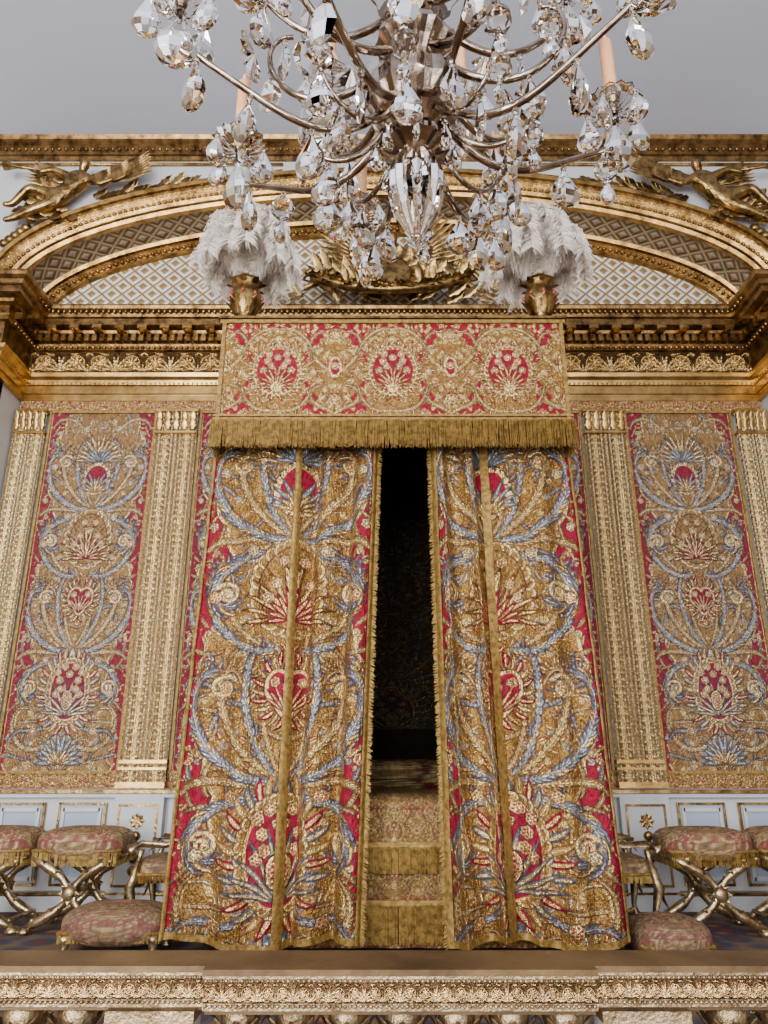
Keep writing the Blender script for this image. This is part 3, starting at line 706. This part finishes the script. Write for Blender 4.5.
for (a,b) in (((x0,yb0),(x1,yb0)),((x0,yb0),(x0,yb1)),((x1,yb0),(x1,yb1))):
    c=((a[0]+b[0])/2,(a[1]+b[1])/2)
    ln=math.dist(a,b); sz=(ln+.05,.05) if a[1]==b[1] else (.05,ln)
    m.box((*c,4.57),(*sz,.03),0); m.box((*c,4.60),(sz[0]+.03,sz[1]+.03,.018),3); m.box((*c,3.735),(*sz,.018),0)
    m.box((*c,3.70),(*sz,.03),0)
for x in(x0+.01,x1-.01): m.box((x,yb0-.01,4.14),(.03,.02,.86),0)
for x in np.arange(x0+.1,x1,.14): m.ell((x,yb0,4.615),(.03,.025,.012),3)
for x in(x0+.12,x1-.12):
    for y in(5.58,6.98): m.tube([(x,y,0.0),(x,y,3.7)],.035,8,2)
def fr(a,b,n,z,Ln,layers=3):
    for k in range(layers):
        t=rng.random(n); d=np.array(b)-np.array(a); P=np.zeros((n,3)); P[:,0]=a[0]+d[0]*t; P[:,1]=a[1]+d[1]*t+ (-.012*k if a[1]==b[1] else 0); P[:,2]=z
        Dv=np.stack([rng.normal(0,.05,n),rng.normal(0,.03,n),-np.ones(n)],1); m.strands(P,Dv,Ln*rng.uniform(.88,1.03,n),.0055)
fr((x0-.03,yb0-.02),(x1+.03,yb0-.02),420,3.69,.225); fr((x0-.015,yb0),(x0-.015,yb1),260,3.69,.225,2); fr((x1+.015,yb0),(x1+.015,yb1),260,3.69,.225,2)
m.build('canopy_trim_and_fringe',[FRG,DARK,WOODD,GOLD_D],bed)
def softbox(nm,c,r,e,mat,parent,per=.5,cv=D,val=1.0,nu=120,nv=60,mute=0):
    U_,V_=np.meshgrid(np.linspace(-pi,pi,nu,endpoint=False),np.linspace(-pi/2,pi/2,nv))
    sg=lambda a,e:np.sign(a)*np.abs(a)**e
    X=r[0]*sg(np.cos(V_),e)*sg(np.cos(U_),e); Y=r[1]*sg(np.cos(V_),e)*sg(np.sin(U_),e); Z=r[2]*sg(np.sin(V_),e*1.2)
    col=cv.col(X/per,(Y+Z*1.0)/per+cv.h*.35,True).copy(); col[...,:3]=col[...,:3]*val*(1-mute)+mute*np.array((.25,.165,.12))
    return grid(nm,X+c[0],Y+c[1],Z+c[2],mat,col=col,parent=parent,wrap=True)
nx,ny=420,420; X,T=np.meshgrid(np.linspace(CX-1.08,CX+1.08,nx),np.linspace(0,1,ny))
s_=T*2.3; hf=.86; YC0=5.60
Yc=np.where(s_<hf,YC0,0)+np.where((s_>=hf)&(s_<hf+.16),YC0+.10*(1-np.cos((s_-hf)/.16*pi/2)),0)+np.where(s_>=hf+.16,YC0+.10+(s_-hf-.16),0)
Zc=np.where(s_<hf,.04+s_,0)+np.where((s_>=hf)&(s_<hf+.16),.04+hf+.10*np.sin((s_-hf)/.16*pi/2),0)+np.where(s_>=hf+.16,.04+hf+.10,0)
Yc=Yc-.012*np.sin(X*22)*(s_<hf)
Yc=np.minimum(Yc,6.9)
Uc,Vc_=(X-CX)/.16,s_/.16
cc=VD.col(Uc,Vc_,True).copy(); cc[...,:3]=cc[...,:3]*.5+.5*np.array((.20,.125,.045))  # toned to ochre and darkened for the shade between the curtains
grid('coverlet',X,Yc,Zc,brocade('brocade_coverlet',.75,.6,.28,.75,.5),col=cc,parent=bed)
softbox('bolster',(CX,6.75,1.10),(.9,.15,.14),.6,BROC,bed,.45,VD,.3)
m=MB()
for z,Ln in((.66,.17),(.30,.24)):
    for k in range(2):
        n=420; P=np.stack([rng.uniform(CX-1.0,CX+1.0,n),np.full(n,YC0-.035-.01*k),np.full(n,z)],1)
        m.strands(P,np.tile([0,0,-1.],(n,1)),Ln*rng.uniform(.9,1,n),.006)
    m.box((CX,YC0-.03,z+.01),(2.0,.03,.04))
m.box((CX,6.3,.45),(2.0,1.3,.8),1); m.box((CX,7.0,.9),(1.9,.04,1.2),1)
m.build('bed_frame_and_fringes',[FRG,DARK],bed)
# ------------------------------------------------------------------ ostrich plumes
RUBY=plain('ruby_enamel',(.35,.05,.03),.25)
def feathers(loc):
    e=empty('ostrich_plume_vase')
    m=MB(); loc=np.array(loc)
    pr=[(.0,0),(.10,0),(.11,.02),(.07,.05),(.05,.08),(.07,.11),(.12,.17),(.13,.23),(.11,.29),(.09,.31),(.115,.34),(.125,.36),(.0,.37)]
    m.lathe([(r,z*1.25) for r,z in pr],loc,24,0,flute=.05,fn=8)
    for k in range(8):
        a=2*pi*k/8; d=np.array([math.cos(a),math.sin(a),0])
        m.leaf(loc+d*.07+[0,0,.12],d*.5+[0,0,1],d,.17,.07,.4); m.ell(loc+d*.135+[0,0,.29],(.016,.016,.022),1,seg=8,rings=5)
        m.leaf(loc+d*.09+[0,0,.40],d+[0,0,.5],d,.09,.05,.6)
    m.build('vase',[GOLD_R,RUBY],e)
    base=loc+np.array([0,0,.44])
    def bez(a,b,c,d,t): return a*(1-t)**3+3*b*t*(1-t)**2+3*c*t*t*(1-t)+d*t**3
    specs=[]
    for k in range(12): specs.append((2*pi*k/12+.2,.42,.10,.38))
    for k in range(11): specs.append((2*pi*k/11+.5,.40,.28,.52))
    for k in range(9): specs.append((2*pi*k/9,.28,.50,.64))
    for k in range(5): specs.append((2*pi*k/5+.3,.12,.64,.72))
    VV=[];
    for az,R,zt,hp in specs:
        az+=random.uniform(-.15,.15); d=np.array([math.cos(az),math.sin(az),0]); R*=random.uniform(.88,1.08)
        a=base; b=base+np.array([0,0,hp*.9])+d*R*.15; c=base+d*R*.95+np.array([0,0,hp*1.15]); q=base+d*R+np.array([0,0,zt])
        sd=np.cross(d,[0,0,1]); n=900
        t=rng.uniform(.10,1,n)[:,None]; p=bez(a,b,c,q,t); tg=bez(a,b,c,q,t+.01)-bez(a,b,c,q,t-.01); tg/=np.linalg.norm(tg,axis=1)[:,None]
        nr=np.cross(sd,tg); ph=rng.uniform(0,2*pi,n)[:,None]; lt=rng.uniform(.05,.11,n)[:,None]
        out=sd*np.cos(ph)+nr*np.sin(ph)*.7
        p1=p+out*lt*.5+tg*lt*.3; dn=np.array([0,0,-1.])
        p2=p+out*lt*.9+tg*lt*.45+dn*lt*.25; p3=p+out*lt*1.0+tg*lt*.35+dn*lt*.6
        w=tg*.0035; w2=np.cross(out,tg)*.002
        VV.append(np.stack([p-w-w2,p+w+w2,p1-w-w2,p1+w+w2,p2-w*.9,p2+w*.9,p3-w*.3,p3+w*.3],1).reshape(-1,3))
    V=np.concatenate(VV); n=len(V)//8
    F=[]
    for i in range(n):
        b=i*8; F+=[(b,b+1,b+3,b+2),(b+2,b+3,b+5,b+4),(b+4,b+5,b+7,b+6)]
    f=MB(); f.add(V,F,0,False); f.build('ostrich_feathers',[WHT],e)
feathers((-1.16,5.30,4.60)); feathers((1.31,5.30,4.60))
# ------------------------------------------------------------------ stools, chairs
def seatfringe(m,hx,hy,z,Ln,mi):
    for (a,b) in(((-hx,-hy),(hx,-hy)),((-hx,hy),(hx,hy)),((-hx,-hy),(-hx,hy)),((hx,-hy),(hx,hy))):
        n=110; t=rng.random(n); P=np.stack([a[0]+(b[0]-a[0])*t,a[1]+(b[1]-a[1])*t,np.full(n,z)],1)
        m.strands(P,np.tile([0,0,-1.],(n,1)),Ln*rng.uniform(.9,1,n),.005,mi)
        m.tube([(a[0],a[1],z+.01),(b[0],b[1],z+.01)],.012,6,mi)
def ployant(loc,rz=0):
    e=empty('folding_stool',loc); e.rotation_euler[2]=rz
    softbox('cushion',(0,0,.605),(.345,.26,.125),.55,BROC,e,.3,VD,1.0,mute=.5)
    m=MB(); seatfringe(m,.32,.245,.56,.10,1)
    for y in(-.22,.22):
        for s in(-1,1):
            t=np.linspace(0,1,14); P=[(s*(-.31+.62*u)+s*.06*math.sin(u*2*pi),y+.012*s,.04+.48*u) for u in t]
            m.tube(P,[.022+.018*abs(math.sin(u*pi*3)) for u in t],8,0)
            m.lathe([(0,0),(.05,0),(.055,.025),(.035,.05),(0,.06)],(-s*.31,y,0),10,0)
            for u in(2,4,6,9,11): m.leaf(P[u],(s*.5,-.3,.7),(0,-1,0),.1,.06,.7,0)
        m.ell((0,y-.03*np.sign(y)*-1,.28),(.06,.035,.06),0); 
        for k in range(8): m.leaf((0,y+(.04 if y>0 else -.04),.28),(math.cos(k*pi/4),0,math.sin(k*pi/4)),(0,np.sign(y),0),.08,.04,.4,0)
        m.tube([(-.31,y,.52),(.31,y,.52)],.02,8,0)
    m.tube([(0,-.22,.28),(0,.22,.28)],.02,8,0)
    for s in(-1,1): m.tube([(s*.31,-.24,.52),(s*.31,.24,.52)],.022,8,0); m.tube([(s*.27,-.22,.09),(s*.27,.22,.09)],.016,8,0)
    m.build('legs_and_fringe',[SILV,FRG],e)
ployant((-2.36,6.42,0)); ployant((-3.08,6.44,0)); ployant((2.50,6.36,0)); ployant((3.22,6.40,0)); 
def fauteuil(loc,rz):
    e=empty('gilded_armchair',loc); e.rotation_euler[2]=rz
    softbox('seat_cushion',(0,-.0,.45),(.28,.24,.09),.4,BROC,e,.3,VD,.9,mute=.55)
    softbox('back_cushion',(0,.21,.80),(.25,.05,.22),.4,BROC,e,.3,VD,.9,mute=.5)
    m=MB(); seatfringe(m,.28,.23,.42,.05,1)
    for s in(-1,1):
        m.tube([(s*.26,-.22,0),(s*.28,-.24,.04),(s*.24,-.20,.15),(s*.28,-.24,.34),(s*.27,-.22,.4),(s*.28,-.19,.52),(s*.30,-.17,.60)],[.03,.035,.018,.04,.035,.02,.024],8)
        m.tube([(s*.25,.23,0),(s*.25,.21,.2),(s*.26,.21,.42),(s*.26,.22,.8),(s*.25,.23,1.02)],[.025,.02,.03,.024,.028],8)
        m.tube([(s*.31,-.23,.57),(s*.315,-.25,.61),(s*.305,-.17,.64),(s*.29,0,.63),(s*.26,.22,.68)],[.03,.035,.026,.022,.022],8)
        m.leaf((s*.31,-.24,.61),(0,-.4,-1),(0,-1,0),.1,.06,.6)
        m.leaf((s*.27,-.25,.34),(0,-.2,-1),(0,-1,0),.14,.08,.4)
    m.tube([(-.26,.23,1.0),(-.13,.24,1.04),(0,.24,1.06),(.13,.24,1.04),(.26,.23,1.0)],.024,8)
    m.tube([(-.27,-.23,.37),(0,-.24,.34),(.27,-.23,.37)],.03,8); m.tube([(-.25,-.2,.12),(.25,.2,.12)],.014,6); m.tube([(.25,-.2,.12),(-.25,.2,.12)],.014,6)
    m.build('carved_frame',[SILV,FRG],e)
fauteuil((-1.62,6.28,0),-pi/2); fauteuil((1.77,6.28,0),pi/2)
def footstool(loc,h,hx=.35):
    e=empty('upholstered_footstool',loc)
    softbox('cushion',(0,0,h-.09),(hx,.24,.13),.65,BROC,e,.3,VD,.9,mute=.6)
    m=MB(); seatfringe(m,hx-.03,.20,h-.13,.05,1)
    for x in(-hx+.07,hx-.07):
        for y in(-.17,.17): m.lathe([(0,0),(.03,0),(.035,.02),(.02,.04),(.04,h-.17),(.045,h-.14),(0,h-.13)],(x,y,0),12)
    m.box((0,0,h-.15),(hx*2-.08,.38,.03),0)
    m.build('frame',[SILV,FRG],e)
footstool((-1.80,5.66,0),.27,.36); footstool((1.92,5.66,0),.19,.26)
# ------------------------------------------------------------------ balustrade
bal=empty('gilded_balustrade')
m=MB(); zt=.653
def railseg(xa,xb,yf):
    c=(xa+xb)/2; w=xb-xa
    m.box((c,(yf+2.6)/2,zt-.008),(w,2.6-yf+.02,.016),1)
    m.box((c,(yf+2.6)/2+.004,zt-.02),(w-.004,2.6-yf+.008,.01),0)
    m.box((c,(yf+2.6)/2+.01,zt-.06),(w-.01,2.6-yf-.01,.075),0)
    m.box((c,(yf+2.6)/2+.008,zt-.100),(w-.006,2.6-yf+.0,.010),0)
    m.box((c,(yf+2.6)/2+.015,zt-.112),(w-.01,2.6-yf-.03,.014),1)
    for x in np.arange(xa+.01,xb,.0145): m.ell((x,yf-.001,zt-.030),(.006,.005,.005),0,seg=6,rings=4)
    for x in np.arange(xa+.01,xb,.0145): m.ell((x,yf+.004,zt-.093),(.006,.005,.005),0,seg=6,rings=4)
    relief('rail_relief',xa+.004,xb-.004,zt-.088,zt-.036,yf+.012,.012,.05,int(w*520),44,CARV,bal,FD,(1.05,1.08,1.3))
railseg(-3.0,-.51,2.43); railseg(-.51,.60,2.39); railseg(.60,3.0,2.43)
bp=[(.0,-.3),(.055,-.3),(.055,-.26),(.035,-.24),(.03,-.2),(.045,-.15),(.056,-.05),(.05,.08),(.033,.22),(.025,.33),(.035,.35),(.035,.37),(.028,.39),(.045,.44),(.052,.47),(.055,.50),(.055,.545),(0,.545)]
x=-2.95
peds=[(-.66),(.74),(-2.3),(2.4)]
while x<3.0:
    if all(abs(x-p)>.17 for p in peds):
        m.lathe(bp,(x,2.52,0),16,0)
        for k in range(8):
            a=2*pi*k/8; d=np.array([math.cos(a),math.sin(a),0])
            m.leaf(np.array([x,2.52,.42])+d*.035,d*.35+[0,0,1],d,.11,.04,.6,0); m.leaf(np.array([x,2.52,-.16])+d*.04,d*.15+[0,0,1],d,.2,.035,.1,0)
    x+=.158
for p in peds:
    m.box((p,2.515,.1),(.22,.15,.86),2); m.box((p,2.51,.525),(.25,.17,.03),0); m.box((p,2.51,-.26),(.26,.2,.08),0)
m.box((0,2.515,-.28),(6,.13,.04),1)
m.build('rail_and_balusters',[RAILM,RAILD,WALLW],bal)
# ------------------------------------------------------------------ chandelier
ch=MB(); cx,cy=.105,1.95
R_=random.Random(11)
def pear(p,h,w,rz,flat=.55,m=1):
    pr=[(0,0),(.10,-.02),(.15,-.10),(.28,-.28),(.44,-.50),(.5,-.66),(.44,-.82),(.26,-.94),(0,-1)]
    pr=[(r*w,z*h) for r,z in pr]
    rot=Matrix.Rotation(rz,3,'Z')@Matrix.Rotation(R_.uniform(-.1,.1),3,'X')
    ch.lathe(pr,p,10,m,(1,flat),False,rot=rot)
    ch.ell((p[0],p[1],p[2]+.010),(.010,.010,.011),m,seg=6,rings=4,sm=False)
def kite(p,h,w,rz,m=1):
    pr=[(.02,0),(.3,-.18),(.5,-.55),(.34,-.85),(0,-1)]
    ch.lathe([(r*w,z*h) for r,z in pr],p,6,m,(1,.35),False,rot=Matrix.Rotation(rz,3,'Z'))
def shell(p,r,rz):
    v=[p]; n=18
    for k in range(n):
        a=pi*(-.15+1.3*k/(n-1)); rr=r*(1+.07*(-1)**k); v.append((rr*math.cos(a),.012*(-1)**k,-rr*math.sin(a)*1.0))
    rot=np.array(Matrix.Rotation(rz,3,'Z')); V=[np.array(p)+rot@np.array((0,s*.018,0)) for s in(-1,1)]
    ring=[np.array(p)+rot@np.array(q) for q in v[1:]]
    V+=ring; f=[(0,2+k,3+k) for k in range(n-1)]+[(1,3+k,2+k) for k in range(n-1)]
    ch.add(V,f,1,False)
def ball(p,r,m=1): ch.ell(p,(r,r,r),m,seg=8,rings=6,sm=False)
ch.lathe([(.015,7.84),(.015,4.3),(.05,4.27),(.03,4.22),(.03,4.12),(.07,4.08),(.10,4.0),(.07,3.92),(.03,3.88),(.035,3.80),(.10,3.77),(.07,3.73),(.045,3.70),(.05,3.66)],(cx,cy,0),20,0)
ch.lathe([(.05,3.66),(.12,3.64),(.135,3.60),(.10,3.56),(.07,3.52),(.12,3.47),(.155,3.40),(.16,3.33),(.13,3.26),(.075,3.21),(.08,3.18),(.11,3.16),(.11,3.14),(.05,3.11)],(cx,cy,0),36,0,flute=.05,fn=12,sm=False)
ch.lathe([(.05,3.12),(.07,3.09),(.088,3.02),(.088,2.96),(.07,2.88),(.04,2.82),(.02,2.79),(.03,2.77),(.0,2.74)],(cx,cy,0),32,1,sm=False,flute=.06,fn=16)
ch.lathe([(.0,3.08),(.02,3.06),(.02,2.9),(.0,2.85)],(cx,cy,0),12,0)
for k in range(8):
    a=2*pi*k/8; pear((cx+.13*math.cos(a),cy+.13*math.sin(a),3.15),.10,.05,a)
    ch.leaf((cx+.1*math.cos(a),cy+.1*math.sin(a),3.62),(math.cos(a),math.sin(a),.9),(math.cos(a),math.sin(a),0),.16,.06,.8,1)
def bez4(P,n=22):
    C=np.array(P,float);o=[]
    for t in np.linspace(0,1,n):
        q=C.copy()
        while len(q)>1: q=q[:-1]*(1-t)+q[1:]*t
        o.append(q[0])
    return np.array(o)
def drop(p,s,rz):
    q=R_.random()
    if q<.7: pear(p,R_.uniform(.14,.185)*s,R_.uniform(.10,.12)*s,rz,.6)
    elif q<.85: kite(p,.17*s,.095*s,rz)
    else:
        ball((p[0],p[1],p[2]-.045),.045*s); pear((p[0],p[1],p[2]-.095),.10*s,.06*s,rz,.6)
def arm(az,pts,cup=True,s=1.0,rad=.011,idx=(6,11,16)):
    d=(math.cos(az),math.sin(az)); B=bez4(pts)
    P=[(cx+r*d[0],cy+r*d[1],z) for r,z in B]
    ch.tube(P,np.linspace(rad*1.4,rad*.8,len(P)),8,0)
    for i in idx:
        p=P[i]; ball((p[0],p[1],p[2]-.024),.012)
        drop((p[0],p[1],p[2]-.045),s,R_.uniform(0,pi))
    e=P[-1]
    if cup:
        ch.lathe([(.0,-.005),(.045,0),(.085,.018),(.105,.045),(.098,.046),(.078,.026),(.04,.01),(0,.008)],e,32,1,sm=False,flute=.06,fn=16)
        ch.lathe([(.0,0),(.012,0),(.02,.02),(.014,.04),(.024,.06),(.034,.10),(.026,.105)],e,12,0)
        ch.lathe([(.025,.09),(.025,.36),(.008,.365),(0,.37)],e,12,2)
        ch.lathe([(.004,.365),(.010,.38),(.008,.40),(0,.42)],e,8,2)
        for k in range(5):
            a=2*pi*k/5+az; q=(e[0]+.098*math.cos(a),e[1]+.098*math.sin(a),e[2]+.035); ball((q[0],q[1],q[2]-.015),.011); pear((q[0],q[1],q[2]-.03),R_.uniform(.13,.16)*s,.095*s,a,.55)
        ball((e[0],e[1],e[2]-.03),.02); pear((e[0],e[1],e[2]-.06),.21*s,.135*s,az,.7)
N=8
for k in range(N):
    az=2*pi*(k+.34)/N
    arm(az,[(.10,3.30),(.25,3.05),(.50,3.04),(.57,3.45),(.84,3.20),(.79,3.52)])
    az2=az+pi/N
    arm(az2,[(.10,3.52),(.30,3.30),(.52,3.36),(.62,3.75),(.44,3.72)],False,1.0,.011,(8,14,20))
    arm(az2,[(.10,3.25),(.20,3.05),(.36,3.08),(.46,3.30),(.34,3.34)],False,.9,.008,(9,15))
    p=(cx+.40*math.cos(az2),cy+.40*math.sin(az2),3.86); shell(p,.10,az2+pi/2); 
    p=(cx+.60*math.cos(az2),cy+.60*math.sin(az2),3.66); shell(p,.09,az2+pi/2); 
for k in range(6):
    arm(2*pi*(k+.1)/6,[(.10,3.72),(.25,3.55),(.45,3.5),(.50,3.85),(.62,3.75),(.58,3.95)],True,.95,.011,(8,14))
ch.build('crystal_chandelier',[CHROME,GLASS,CAND])
# ------------------------------------------------------------------ lights, world, camera
w=bpy.data.worlds.new('World'); scene.world=w; w.use_nodes=True
bg=w.node_tree.nodes['Background']; bg.inputs[0].default_value=(.86,.92,1,1); bg.inputs[1].default_value=1.0
def area(nm,loc,rot,sx,sy,p,c):
    l=bpy.data.lights.new(nm,'AREA'); l.shape='RECTANGLE'; l.size=sx; l.size_y=sy; l.energy=p; l.color=c
    o=bpy.data.objects.new(nm,l); o.location=loc; o.rotation_euler=rot; scene.collection.objects.link(o)
for i,(x,p) in enumerate(zip(WX,(1050,560,320,240))):
    area('window_light_%d'%i,(x,YR+.2,3.4),(pi/2,0,0),1.8,6.0,p,(.99,.985,.98))
cam=bpy.data.cameras.new('Camera'); cam.sensor_fit='VERTICAL'; cam.sensor_height=36; cam.lens=36*740/1024
co=bpy.data.objects.new('Camera',cam); co.location=(0,0,1.2); co.rotation_euler=(math.radians(90+18.8),0,0)
scene.collection.objects.link(co); scene.camera=co
